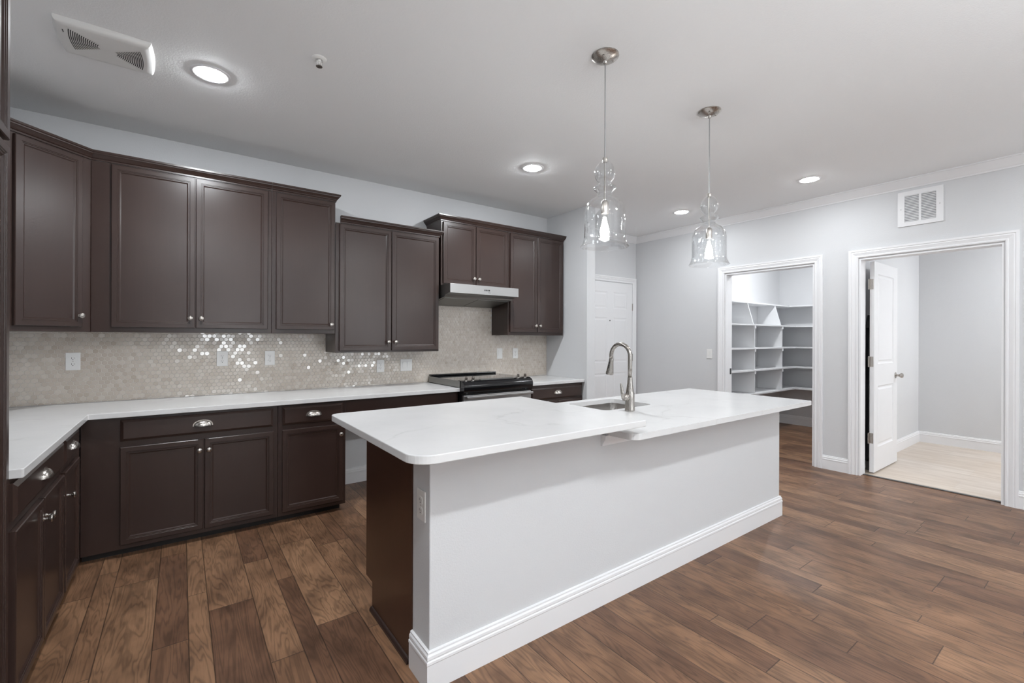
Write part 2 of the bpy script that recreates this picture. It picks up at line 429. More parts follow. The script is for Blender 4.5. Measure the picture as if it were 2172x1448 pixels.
baseboard('baseboard_right', [(XR - E_, LX1 + CW - .006), (XR - E_, PX0 - CW + .006)])
baseboard('baseboard_right', [(XR - E_, PX1 + CW), (XR - E_, YE - .02)])
baseboard('baseboard_back', [(1.985, YB - E_), (1.013, YB - E_)])
baseboard('baseboard_closet', [(XC - E_, 1.752), (XC - E_, YC - E_), (XR + TW + .01, YC - E_)])
baseboard('baseboard_laundry', [(XLA - E_, -0.79), (XLA - E_, 1.605 - E_), (XR + TW + .02, 1.605 - E_)])
baseboard('baseboard_entry', [(XS - E_, YS - E_), (XS2 + E_, YS - E_), (XS2 + E_, YE - .02)], side=-1)
baseboard('baseboard_left', [(XL + E_, 1.35), (XL + E_, REAR)])

CAS = [(0, 0), (0, .010), (.006, .014), (.016, .014), (.020, .010), (.026, .012), (.046, .018), (.054, .016), (.058, .020), (.076, .020), (.076, 0)]
def casing(name, y0, y1, zt, xw, sgn):
    rv = .005
    path = [(y0 - rv, 0.0), (y0 - rv, zt + rv), (y1 + rv, zt + rv), (y1 + rv, 0.0)]
    return struct(MB().sweep(path, CAS, lambda a, b, h: (xw - sgn * (h + .0005), a, b), side=1).build(name, M['trim']))
casing('trim_2', PX0, PX1, DH, XR, 1)
casing('trim_3', LX0, LX1, DH, XR, 1)
def jamb(name, y0, y1):
    path = [(y0 + E_, 0.0), (y0 + E_, DH - E_), (y1 - E_, DH - E_), (y1 - E_, 0.0)]
    mb = MB().sweep(path, [(0, .0), (-.014, 0), (-.014, TW), (0, TW)], lambda a, b, h: (XR + h, a, b), side=1)
    return struct(mb.build(name, M['trim']))
jamb('trim_4', PX0, PX1); jamb('trim_5', LX0, LX1)
struct(MB().box(XR + .060, XR + .095, LX0 + .016, LX1 - .016, 0.0012, 0.006, .002).build('trim_6', M['dark']))
# entry door casing (on the entry wall)
EY0, EY1 = 4.25, 5.164
path = [(EY0 - .005, 0), (EY0 - .005, 2.078), (EY1 + .005, 2.078), (EY1 + .005, 0)]
struct(MB().sweep(path, CAS, lambda a, b, h: (a, YE - h - .0005, b), side=1).build('trim_7', M['trim']))

# ------------------------------------------------------------ panelled doors
def nested(mb, x0, x1, z0, z1, prof, T=None):
    """rings from an outer rectangle inwards; prof = [(inset, depth)], depth along -y is negative (towards the viewer)."""
    rings = []
    for ins, dp in prof:
        rings.append([(x0 + ins, dp, z0 + ins), (x1 - ins, dp, z0 + ins), (x1 - ins, dp, z1 - ins), (x0 + ins, dp, z1 - ins)])
    vs = [p for r in rings for p in r]; fs = []
    for k in range(len(rings) - 1):
        for i in range(4):
            j = (i + 1) % 4; fs.append((k * 4 + i, k * 4 + j, k * 4 + 4 + j, k * 4 + 4 + i))
    e = (len(rings) - 1) * 4; fs.append((e, e + 1, e + 2, e + 3))
    mb.add(vs, fs, T); return mb

def panel_slab(w, h, t, panels, prof):
    """A door slab in local x (width), z (height); its panelled face at y=0 (looking along +y), back at y=t."""
    xs = sorted({0, w} | {p[0] for p in panels} | {p[1] for p in panels}); zs = sorted({0, h} | {p[2] for p in panels} | {p[3] for p in panels})
    mb = MB()
    for y, sg in ((0.0, 1), (t, -1)):
        for i in range(len(xs) - 1):
            for j in range(len(zs) - 1):
                a, b, c, d = xs[i], xs[i + 1], zs[j], zs[j + 1]
                if any(abs(p[0] - a) < 1e-6 and abs(p[1] - b) < 1e-6 and p[2] - 1e-6 <= c and d <= p[3] + 1e-6 for p in panels): continue
                mb.add([(a, y, c), (b, y, c), (b, y, d), (a, y, d)], [(0, 1, 2, 3)])
        for p in panels:
            nested(mb, *p, [(q, y + sg * dd) for q, dd in prof])
    for i in range(len(xs) - 1):
        for z in (0, h): mb.add([(xs[i], 0, z), (xs[i + 1], 0, z), (xs[i + 1], t, z), (xs[i], t, z)], [(0, 1, 2, 3)])
    for j in range(len(zs) - 1):
        for x in (0, w): mb.add([(x, 0, zs[j]), (x, 0, zs[j + 1]), (x, t, zs[j + 1]), (x, t, zs[j])], [(0, 1, 2, 3)])
    return mb
DPROF = [(0, 0), (.008, .006), (.016, .008), (.024, .008), (.040, .002), (.042, .002)]

# entry door
wD = EY1 - EY0 - .006
c0, c1, c2, c3 = .115, .395, .515, .795
pan = [(c0, c1, 1.70, 1.93), (c2, c3, 1.70, 1.93), (c0, c1, 0.97, 1.58), (c2, c3, .97, 1.58), (c0, c1, .23, .83), (c2, c3, .23, .83)]
pan = [(a * wD / .908, b * wD / .908, c, d) for a, b, c, d in pan]
ed = struct(panel_slab(wD, 2.062, .009, pan, [(q, d_ * .5) for q, d_ in DPROF]).build('door_1', M['trim'], loc=(EY0 + .003, YE - .0105, .008)))
MB().lathe([(0, 0), (.008, 0), (.009, .004), (0, .006)], 12, tr(4.694 - EY0, 0, 1.54) @ rot('X', 90)).build('peephole', M['dark'], ed)
MB().lathe([(0, 0), (.028, 0), (.028, .006), (.012, .012), (.012, .035), (.026, .045), (.028, .058), (.018, .068), (0, .070)], 16, tr(.065, 0, .90) @ rot('X', 90)).build('door_knob', M['nickel'], ed)
for z in (.25, 1.03, 1.74):
    MB().box(wD - .002, wD + .006, -.010, .006, z - .05, z + .05).build('hinge', M['nickel'], ed)

# laundry door, swung open into the laundry room, hinged at the left jamb
lw = .735
ld = struct(panel_slab(lw, 2.05, .036, [(.11, .60, 1.05, 1.935), (.11, .60, .235, .835)], DPROF).build('door_2', M['trim'], loc=(5.424, 1.466, .014)))
kb = MB()
for s_, y0 in ((-1, 0), (1, .036)):
    kb.lathe([(0, 0), (.031, 0), (.031, .005), (.012, .010), (.012, .030), (.022, .040), (.026, .052), (.020, .064), (0, .067)], 20, tr(lw - .065, y0, .915) @ rot('X', 90 if s_ < 0 else -90))
kb.build('door_knob', M['nickel'], ld, auto=40)
for z in (.33, 1.075, 1.83):
    h_ = MB().box(-.034, .0, .0365, .040, z - .05, z + .05).box(-.0015, 0, .006, .038, z - .05, z + .05)
    h_.lathe([(.006, -.052), (.006, .052)], 10, tr(-.006, .041, z))
    h_.build('hinge', M['nickel'], ld)
# dark narrow item standing between that door and the wall
ib = thing('ironing_board', 'tall narrow black item standing behind the open white laundry door', 'ironing board', (5.50, 1.553, 0.001))
MB().prism([(0, .10), (.30, .10), (.30, 1.2), (.26, 1.42), (.17, 1.55), (.10, 1.55), (.03, 1.42), (0, 1.2)], -.018, .018, lambda a, b, h: (a, h, b)).build('board', M['black'], ib)
MB().box(.05, .07, -.012, .012, 0, .11).box(.23, .25, -.012, .012, 0, .11).box(.05, .25, -.008, .008, .095, .105).build('foot', M['dark'], ib)

# strike plate of the pantry closet jamb
tag(MB().box(XR + .085, XR + .115, PX1 - .0185, PX1 - .0152, .88, .95).build('strike_plate', M['dark']), 'small dark strike plate on the left jamb of the pantry closet doorway', 'strike plate')

# ------------------------------------------------------------ cabinets
DOOR = [(0, 0), (0, -.016), (.003, -.019), (.028, -.019), (.0295, -.0165), (.034, -.0165), (.0355, -.0135), (.041, -.0135), (.0475, -.0085), (.049, -.0085)]
DRAW = [(0, 0), (0, -.010), (.003, -.012), (.015, -.019), (.0165, -.019)]
KNOB = [(0, 0), (.0075, 0), (.0075, .002), (.005, .005), (.0048, .014), (.009, .018), (.0148, .021), (.0158, .025), (.0135, .029), (.007, .0315), (0, .032)]
def door_part(cab, x0, x1, z0, z1, knob=None):
    d = nested(MB(), x0, x1, z0, z1, [(a, b) for a, b in DOOR]).build('door', M['cab'], cab)
    if knob:
        k = MB().lathe(KNOB, 20, tr(knob[0], -.019, knob[1]) @ rot('X', 90)).build('knob', M['nickel'], d, auto=35)
        lab(k, 'round satin nickel knob')
    return d
def cup_pull():
    Wp, Hp, Dp = .048, .034, .026; vs, fs = [], []; na, nb_ = 22, 8
    for th in (0.0, .0022):
        for i in range(na + 1):
            a = PI * i / na
            for j in range(nb_ + 1):
                b = PI / 2 * j / nb_
                vs.append(((Wp - th) * math.cos(a), -(Dp - th) * math.sin(a) ** .8 * math.sin(b), (Hp - th) * math.sin(a) ** .8 * math.cos(b)))
    n = (na + 1) * (nb_ + 1)
    for q in (0, n):
        for i in range(na):
            for j in range(nb_):
                p = q + i * (nb_ + 1) + j; fs.append((p, p + 1, p + nb_ + 2, p + nb_ + 1))
    for i in range(na):
        p = i * (nb_ + 1) + nb_; fs.append((p, p + nb_ + 1, n + p + nb_ + 1, n + p))
    mb = MB().add(vs, fs)
    # thin flange against the drawer front
    pts = [((Wp + .006) * math.cos(PI * i / 24), (Hp + .005) * math.sin(PI * i / 24) ** .8) for i in range(25)]
    mb.prism(pts, -.0018, 0, lambda a, b, h: (a, h, b))
    return mb
def drawer_part(cab, x0, x1, z0, z1):
    d = nested(MB(), x0, x1, z0, z1, DRAW).build('drawer', M['cab'], cab)
    p = cup_pull(); p.v = [(x + (x0 + x1) / 2, y - .019, z + (z0 + z1) / 2 - .012) for x, y, z in p.v]
    lab(p.build('cup_pull', M['nickel'], d, auto=40), 'satin nickel cup pull')
    return d
CCROWN = [(0, 0), (.007, 0), (.007, .010), (.012, .013), (.016, .020), (.026, .032), (.030, .035), (.031, .041), (.036, .045), (.036, .056), (0, .056)]
def crown_part(cab, path, z):
    return MB().sweep(path, [(o, z + h) for o, h in CCROWN], side=-1).build('crown_molding', M['cab'], cab)
UP = 'dark wall cabinets above the backsplash'; LO = 'dark base cabinets under the white counter'
UZ0, UZ1 = 1.337, 2.410

def wall_cab(label, x0, x1, z0, z1, doors, crown, d=.307, yf=3.825):
    c = thing('wall_cabinet', label, 'cabinet', (x0, yf, 0), 0, UP)
    MB().box(0, x1 - x0, 0, d, z0, z1, .0012).build('cabinet_box', M['cab'], c)
    for a, b, c0_, c1_, k in doors: door_part(c, a - x0, b - x0, c0_, c1_, (k[0] - x0, k[1]) if k else None)
    if crown: crown_part(c, [(p - x0, q) for p, q in crown], z1)
    return c
XA = -.458; XB_ = .548
wall_cab('wide tall double-door dark wall cabinet beside the angled corner cabinet', XA + .001, XB_ - .0008, UZ0, UZ1,
         [(-.361, .075, 1.368, 2.400, (.048, 1.435)), (.080, .521, 1.368, 2.400, (.110, 1.435))], [(XA + .0112, 0), (XB_ - .0008, 0)])
wall_cab('tall single-door dark wall cabinet at the end of the long tall run', XB_ + .0008, 1.0095, UZ0, UZ1,
         [(.577, 1.001, 1.368, 2.400, (.974, 1.41))], [(XB_ + .0008, 0), (1.0095, 0), (1.0095, .306)])
wall_cab('double-door dark wall cabinet hung lower than its neighbours, left of the range hood', 1.0115, 1.945, 1.182, 2.246,
         [(1.041, 1.478, 1.197, 2.236, (1.449, 1.27)), (1.484, 1.935, 1.197, 2.236, (1.514, 1.27))], [(1.048, 0), (1.945, 0), (1.945, .306)])
wall_cab('short double-door dark wall cabinet directly above the range hood', 1.965, 2.7405, 1.805, UZ1,
         [(1.985, 2.340, 1.822, 2.400, (2.315, 1.885)), (2.346, 2.722, 1.822, 2.400, (2.372, 1.885))], [(1.965, .306), (1.965, 0), (2.7405, 0)])
wall_cab('tall narrow double-door dark wall cabinet right of the range hood', 2.742, 3.514, UZ0, UZ1,
         [(2.762, 3.122, 1.369, 2.400, (3.095, 1.44)), (3.128, 3.500, 1.369, 2.400, (3.153, 1.44))], [(2.742, 0), (3.514, 0), (3.514, .306)])
# angled corner cabinet
cc = thing('wall_cabinet', 'angled dark corner wall cabinet at the far left of the run', 'cabinet', (0, 0, 0), 0, UP)
A_, B_ = (-.763, 3.523), (-.4585, 3.8275)
MB().prism([A_, B_, (-.4585, 4.131), (XL + .002, 4.131), (XL + .002, 3.523)], UZ0, UZ1).build('cabinet_box', M['cab'], cc)
dg = D.objects.new('door_mount', None)
T45 = tr(A_[0], A_[1], 0) @ rot('Z', 45)
dd = nested(MB(), .038, .372, 1.368, 2.400, DOOR, T45).build('door', M['cab'], cc)
lab(MB().lathe(KNOB, 20, T45 @ tr(.352, -.019, 1.435) @ rot('X', 90)).build('knob', M['nickel'], dd, auto=35), 'round satin nickel knob')
MB().sweep([(XL + .002, 3.523), A_, (-.4585, 3.8275), (-.447, 3.8275)], [(o, UZ1 + h) for o, h in CCROWN], side=-1).build('crown_molding', M['cab'], cc)
D.objects.remove(dg)

# base cabinets on the back wall
YF = 3.530; BZ0, BZ1 = .046, .832
def base_cab(label, loc, rz, w, d, doors, drawers, toe=(0, None)):
    c = thing('base_cabinet', label, 'cabinet', loc, rz, LO)
    MB().box(0, w, 0, d, BZ0, BZ1, .0012).build('cabinet_box', M['cab'], c)
    t1 = toe[1] if toe[1] is not None else w
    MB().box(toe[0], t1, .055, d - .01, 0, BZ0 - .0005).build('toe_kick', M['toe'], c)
    for a, b, c0_, c1_, k in doors: door_part(c, a, b, c0_, c1_, k)
    for q in drawers: drawer_part(c, *q)
    return c
X0 = -.463
base_cab('wide dark base cabinet with one long drawer above two doors, under the back counter', (X0, YF, 0), 0, .547 - X0, .600,
         [(-.290 - X0, .116 - X0, .076, .653, (.095 - X0, .585)), (.123 - X0, .520 - X0, .076, .653, (.145 - X0, .585))], [(-.290 - X0, .517 - X0, .688, .814)])
base_cab('narrow dark base cabinet with one drawer and one door, beside the open gap', (.549, YF, 0), 0, 1.0115 - .549, .600,
         [(.575 - .549, .988 - .549, .076, .653, (.969 - .549, .583))], [(.575 - .549, .987 - .549, .688, .814)], toe=(0, .435))
base_cab('dark base cabinet with a grey-lit drawer right of the black range', (2.760, YF, 0), 0, 3.530 - 2.760, .600,
         [(.052, .400, .076, .660, (.38, .60)), (.406, .755, .076, .660, (.425, .60))], [(.052, .755, .682, .803)])
# left run, fronts facing +x
XF = -.465
base_cab('dark base cabinet with a drawer over two doors, nearest the camera on the left run', (XF, 2.2015, 0), PI / 2, 2.998 - 2.2015, .600,
         [(.008, .395, .076, .653, (.372, .575)), (.400, .788, .076, .653, (.423, .575))], [(.008, .786, .688, .814)], toe=(.02, None))
base_cab('slim dark base cabinet with one drawer and one door, next to the inner corner', (XF, 3.000, 0), PI / 2, 3.508 - 3.000, .600,
         [(.022, .385, .076, .653, (.055, .535))], [(.022, .370, .688, .814)])
# apron rail over the open appliance gap
tag(MB().box(1.013, 1.984, YF, YF + .02, .715, .832, .001).build('apron_rail', M['cab']), 'dark wooden rail under the counter across the open appliance gap', 'rail')

# tall pantry cabinet at the left edge of the picture
pc = thing('tall_cabinet', 'tall dark pantry cabinet cropped by the left edge of the picture', 'cabinet', (-.478, 1.40, 0), PI / 2)
PW = 2.192 - 1.40
MB().box(0, PW, 0, .588, .046, 2.63, .0012).build('cabinet_box', M['cab'], pc)
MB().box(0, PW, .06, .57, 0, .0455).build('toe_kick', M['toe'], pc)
for a, b in ((.012, PW / 2 - .003), (PW / 2 + .003, PW - .004)):
    door_part(pc, a, b, 1.955, 2.615, ((PW / 2 - .03) if a < .1 else (PW / 2 + .03), 2.02))
    door_part(pc, a, b, .076, 1.935, ((PW / 2 - .03) if a < .1 else (PW / 2 + .03), 1.1))
crown_part(pc, [(0, .58), (0, 0), (PW, 0), (PW, .58)], 2.63)

# ------------------------------------------------------------ countertops
def rounded(poly, radii, seg=8):
    out = []; n = len(poly)
    for i in range(n):
        p = Vector(poly[i]); r = radii[i]
        if r <= 0: out.append(tuple(p)); continue
        a = (Vector(poly[i - 1]) - p).normalized(); b = (Vector(poly[(i + 1) % n]) - p).normalized()
        half = math.acos(max(-1, min(1, a.dot(b)))) / 2; d = r / math.tan(half); cen = p + (a + b).normalized() * (r / math.sin(half))
        s0 = p + a * d - cen; s1 = p + b * d - cen
        a0 = math.atan2(s0.y, s0.x); a1 = math.atan2(s1.y, s1.x); da = (a1 - a0 + PI) % (2 * PI) - PI
        for k in range(seg + 1):
            t = a0 + da * k / seg; out.append((cen.x + r * math.cos(t), cen.y + r * math.sin(t)))
    return out
def slab(outer, hole, z0, z1):
    bm = bmesh.new(); loops = [outer] + ([hole] if hole else []); edges = []; tops = []
    for lp in loops:
        vs = [bm.verts.new((a, b, z1)) for a, b in lp]; tops.append(vs)
        edges += [bm.edges.new((vs[i], vs[(i + 1) % len(vs)])) for i in range(len(vs))]
    if hole: bmesh.ops.triangle_fill(bm, use_beauty=True, use_dissolve=False, edges=edges)
    else: bm.faces.new(tops[0])
    fs = bm.faces[:]
    bots = [[bm.verts.new((v.co.x, v.co.y, z0)) for v in vs] for vs in tops]
    mp = {v: b for vs, bs in zip(tops, bots) for v, b in zip(vs, bs)}
    for f in fs: bm.faces.new([mp[v] for v in f.verts][::-1])
    for vs in tops:
        for i in range(len(vs)):
            a, b = vs[i], vs[(i + 1) % len(vs)]; bm.faces.new((a, b, mp[b], mp[a]))
    bmesh.ops.recalc_face_normals(bm, faces=bm.faces)
    return MB().bm(bm)
def add_bevel(o, w=.003):
    m = o.modifiers.new('bevel', 'BEVEL'); m.width = w; m.segments = 2; m.limit_method = 'ANGLE'; m.angle_limit = math.radians(50); return o
CT, CB = .864, .8325
lc = rounded([(XL + .002, 2.1985), (-.427, 2.1985), (-.427, 3.492), (1.987, 3.492), (1.987, 4.119), (XL + .002, 4.119)], [0, .006, 0, .004, 0, 0], 3)
tag(add_bevel(slab(lc, None, CB, CT).build('countertop', M['quartz'])), 'long white quartz counter turning the corner along the back wall', 'countertop')
rc = [(2.756, 3.492), (XS - .0015, 3.492), (XS - .0015, 4.119), (2.756, 4.119)]
tag(add_bevel(slab(rc, None, CB, CT).build('countertop', M['quartz'])), 'short white quartz counter between the range and the side wall', 'countertop')
SKX0, SKX1, SKY0, SKY1 = 2.108, 2.570, 1.900, 2.255
hole = rounded([(SKX0, SKY0), (SKX1, SKY0), (SKX1, SKY1), (SKX0, SKY1)], [.045] * 4, 6)
rs_ = rounded([(1.690, 1.350), (3.668, 1.350), (3.668, 2.326), (1.690, 2.326)], [.055, .02, .02, .02])
tag(add_bevel(slab(rs_, hole, .834, .864).build('countertop', M['quartz'])), 'lower white quartz island counter with the sink cut into it', 'countertop')
ls_ = rounded([(.592, 1.325), (1.748, 1.325), (1.782, 2.335), (.592, 2.335)], [.085, .012, .012, .045], 10)
tag(add_bevel(slab(ls_, None, .900, .930).build('countertop', M['quartz'])), 'raised white quartz island counter with grey veins and rounded corners', 'countertop')

# ------------------------------------------------------------ island
IX0, IX1, IY0, IY1 = .748, 3.590, 1.538, 1.690
isl = thing('kitchen_island', 'kitchen island with a white plastered front and a dark wooden end', 'island', (0, 0, 0))
pw = wall_grid([IX0, 1.682, IX1], [0, .8285, .8995], lambda i, j: not (i == 1 and j == 1), IY0, IY1, lambda a, b, t: (a, t, b))
add_bevel(pw.build('pony_wall', M['wall'], isl), .004)
lab(MB().prism([(IY1 + .001, 0), (2.150, 0), (2.150, .133), (2.237, .133), (2.237, .8995), (IY1 + .001, .8995)], IX0 - .004, IX0 + .016, lambda a, b, h: (h, a, b)).build('end_panel', M['veneer'], isl), 'dark wooden end panel')
cabx = MB().box(IX0 + .017, 1.687, IY1 + .002, 2.232, .134, .8995).box(IX0 + .017, 1.687, IY1 + .002, 2.15, 0, .1335)
cabx.build('cabinet_box', M['cab'], isl)
cabx = MB().box(1.6885, 2.085, IY1 + .002, 2.232, .134, .833).box(2.60, IX1, IY1 + .002, 2.232, .134, .833).box(2.086, 2.599, IY1 + .002, 2.232, .134, .62)
cabx.build('cabinet_box', M['cab'], isl)
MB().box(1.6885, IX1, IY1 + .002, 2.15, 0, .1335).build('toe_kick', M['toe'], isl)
for a, b in ((.80, 1.27), (1.276, 1.68), (2.10, 2.34), (2.345, 2.585), (2.62, 3.09), (3.096, 3.57)):
    nested(MB(), a, b, .15, .66, DOOR, tr(a + b, 2.232, 0) @ rot('Z', 180)).build('door', M['cab'], isl)
MB().sweep([(IX0 - .004, 2.150), (IX0 - .004, IY1 + .016)], [(0, 0), (.014, 0), (.013, .010), (.006, .018), (0, .020)], side=-1).build('shoe_molding', M['cab'], isl)
IB_ = [(o, h * 1.06) for o, h in BASE]
MB().sweep([(IX0, IY1), (IX0, IY0), (IX1, IY0), (IX1, IY1)], [(o + .0002, h) for o, h in IB_], side=-1).build('baseboard', M['trim'], isl)
LP = [(0, 0), (.010, 0), (.012, .010), (.026, .030), (.030, .032), (.032, .0535), (0, .0535)]
MB().sweep([(1.668, IY0 - .0003), (IX1, IY0 - .0003)], [(o, .780 + h) for o, h in LP], side=-1).build('ledge_molding', M['trim'], isl)

# sink
sk = thing('kitchen_sink', 'stainless undermount sink set in the lower island counter', 'sink', (0, 0, .70))
def ring(x0, x1, y0, y1, r, z): return [(a, b, z) for a, b in rounded([(x0, y0), (x1, y0), (x1, y1), (x0, y1)], [r] * 4, 6)]
e = .004
R_ = [ring(SKX0 - .02, SKX1 + .02, SKY0 - .02, SKY1 + .02, .06, .833 - .70), ring(SKX0 - e, SKX1 + e, SKY0 - e, SKY1 + e, .048, .833 - .70), ring(SKX0 - e, SKX1 + e, SKY0 - e, SKY1 + e, .048, .820 - .70), ring(SKX0 + .004, SKX1 - .004, SKY0 + .004, SKY1 - .004, .045, .70 - .70 + .03), ring(SKX0 + .03, SKX1 - .03, SKY0 + .03, SKY1 - .03, .03, 0.002)]
n = len(R_[0]); mb = MB()
fs = [(k * n + i, k * n + (i + 1) % n, (k + 1) * n + (i + 1) % n, (k + 1) * n + i) for k in range(len(R_) - 1) for i in range(n)]
fs.append(tuple(range((len(R_) - 1) * n, len(R_) * n)))
mb.add([p for r in R_ for p in r], fs); mb.build('basin', M['sink'], sk, auto=50)
MB().lathe([(0, 0), (.040, 0), (.042, .004), (.030, .005), (.028, .001), (0, .001)], 20, tr(2.34, 2.08, .003)).build('drain', M['nickel'], sk, auto=40)

# faucet
fx, fy = 2.224, 1.813
fa = thing('kitchen_faucet', 'brushed nickel gooseneck pull-down faucet standing beside the sink', 'faucet', (fx, fy, .8645))
MB().lathe([(0, 0), (.030, 0), (.031, .004), (.0295, .012), (.0285, .075), (.0275, .105), (.022, .130), (.0165, .165), (.0145, .205), (.0135, .206)], 28).build('body', M['faucet'], fa, auto=40)
cz, cy, r_ = .333, .075, .075
pts = [(0, 0, .2065), (0, 0, .26), (0, 0, .30)]
pts += [(0, cy - r_ * math.cos(t), cz + r_ * math.sin(t)) for t in [PI * k / 20 for k in range(0, 20)]]
ex = PI * 1.07
pts += [(0, cy - r_ * math.cos(t), cz + r_ * math.sin(t)) for t in (PI, ex)]
MB().tube(pts, .0128, 16).build('spout', M['faucet'], fa, smooth=True)
p0 = Vector(pts[-1]); dr = Vector((0, .16, -1)).normalized()
hd = [(0, .0), (.0132, 0), (.0142, .006), (.0160, .030), (.0235, .090), (.0245, .100), (.0225, .106), (0, .104)]
q = Vector((0, 0, 1)).rotation_difference(dr).to_matrix().to_4x4()
sh = MB().lathe(hd, 24, tr(*p0) @ q).build('spray_head', M['faucet'], fa, auto=40)
for t, l in ((.030, .007), (.058, .018)):
    MB().box(-.004, .004, -.002, .002, -l, l, .001, tr(*(p0 + dr * t)) @ q @ tr(-.0165 - t * .03, 0, 0) @ rot('Z', 90)).build('button', M['slot'], sh)
hb = MB().lathe([(0, 0), (.021, 0), (.0225, .006), (.0225, .026), (.018, .038), (.009, .044), (0, .045)], 20, tr(-.020, 0, .085) @ rot('Y', -90)).build('handle', M['faucet'], fa, auto=40)
lv = [(-.055, 0, .070), (-.064, 0, .092), (-.068, .002, .118), (-.070, .004, .140), (-.076, .005, .163), (-.080, .006, .172)]
MB().tube(lv, [.009, .0115, .0105, .009, .0065, .002], 12).build('lever', M['faucet'], hb, smooth=True)

# ------------------------------------------------------------ range
rg = thing('kitchen_range', 'black and stainless slide-in range with four knobs between the counters', 'range', (1.991, 0, 0))
RW = .760
MB().box(.001, RW - .001, 3.475, 4.115, .05, .905, .003).build('oven_body', M['black'], rg)
MB().box(.03, RW - .03, 3.53, 4.08, 0, .0495).build('plinth', M['toe'], rg)
MB().prism([(-.006, 3.535), (RW + .006, 3.535), (RW + .006, 4.100), (-.006, 4.100)], .9055, .926, lambda a, b, h: (a, b, h)).build('cooktop', M['blackglass'], rg)
MB().box(-.004, RW + .004, 4.055, 4.116, .9265, .945, .007).build('back_rail', M['black'], rg)
for x0, x1 in ((-.010, -.0062), (RW + .0062, RW + .010)):
    lab(MB().box(x0, x1, 3.49, 4.10, .868, .9255, .001).build('side_trim', M['filter'], rg), 'grey metal side trim')
cpf = [(3.534, .9275), (3.500, .930), (3.462, .924), (3.438, .912), (3.424, .893), (3.419, .868), (3.424, .838), (3.436, .815), (3.470, .806), (3.534, .806)]
MB().prism(cpf, -.004, RW + .004, lambda a, b, h: (h, a, b)).build('control_panel', M['black'], rg, auto=30)
lab(MB().box(.20, .57, 3.466, 3.498, .9255, .9310, .001, tr(0, 3.48, .928) @ rot('X', 8) @ tr(0, -3.48, -.928)).build('touch_panel', M['filter'], rg), 'shiny rectangular touch panel')
for x in (.050, .122, .628, .712):
    lab(MB().lathe([(0, 0), (.017, 0), (.017, .003), (.0145, .005), (.0135, .027), (.011, .029), (0, .029)], 18, tr(x, 3.483, .927) @ rot('X', 12)).box(-.004, .004, -.0135, .0135, .026, .034, .001, tr(x, 3.483, .927) @ rot('X', 12)).build('knob', M['nickel'], rg, auto=40), 'silver control knob')
od = MB().box(.004, RW - .004, 3.440, 3.4745, .225, .800, .004).build('oven_door', M['steel'], rg)
MB().box(.10, RW - .10, 3.4375, 3.4395, .34, .66).build('oven_window', M['blackglass'], od)
MB().box(.012, RW - .012, 3.392, 3.408, .772, .797, .006).box(.04, .06, 3.407, 3.4405, .775, .794).box(RW - .06, RW - .04, 3.407, 3.4405, .775, .794).build('handle', M['steel'], od)
MB().box(.004, RW - .004, 3.445, 3.4745, .055, .220, .004).build('storage_drawer', M['steel'], rg)

# ------------------------------------------------------------ range hood
hdn = thing('range_hood', 'stainless under-cabinet range hood above the black range', 'range hood', (1.9675, 0, 0))
HW = .772
hp = [(3.650, 1.720), (3.650, 1.8035), (4.119, 1.8035), (4.119, 1.632), (3.755, 1.690), (3.745, 1.704), (3.690, 1.716), (3.688, 1.720)]
MB().prism([(a if a > 3.655 else 3.652, b) for a, b in hp], .0, HW, lambda a, b, h: (h, a, b)).build('hood_body', M['filter'], hdn)
MB().box(-.001, HW + .001, 3.640, 3.6515, 1.7195, 1.8038, .001).build('front_panel', M['steel'], hdn)
n_ = Vector((0, 1.690 - 1.632, 4.119 - 3.755)).normalized()
for x0, x1 in ((.02, .380), (.392, .752)):
    MB().prism([(3.79, 1.690 - (3.79 - 3.755) * .1593 - .0006), (4.08, 1.690 - (4.08 - 3.755) * .1593 - .0006), (4.08, 1.690 - (4.08 - 3.755) * .1593 - .003), (3.79, 1.690 - (3.79 - 3.755) * .1593 - .003)], x0, x1, lambda a, b, h: (h, a, b)).build('filter', M['filter'], hdn)
for k in range(4):
    lab(MB().box(.366 + k * .0175, .375 + k * .0175, 3.637, 3.6398, 1.755, 1.768, .001).build('button', M['slot'], hdn), 'small black push button')
lab(MB().box(.410, .437, 3.6393, 3.6399, 1.738, 1.742).build('badge', M['dark'], hdn), 'tiny dark printed mark')

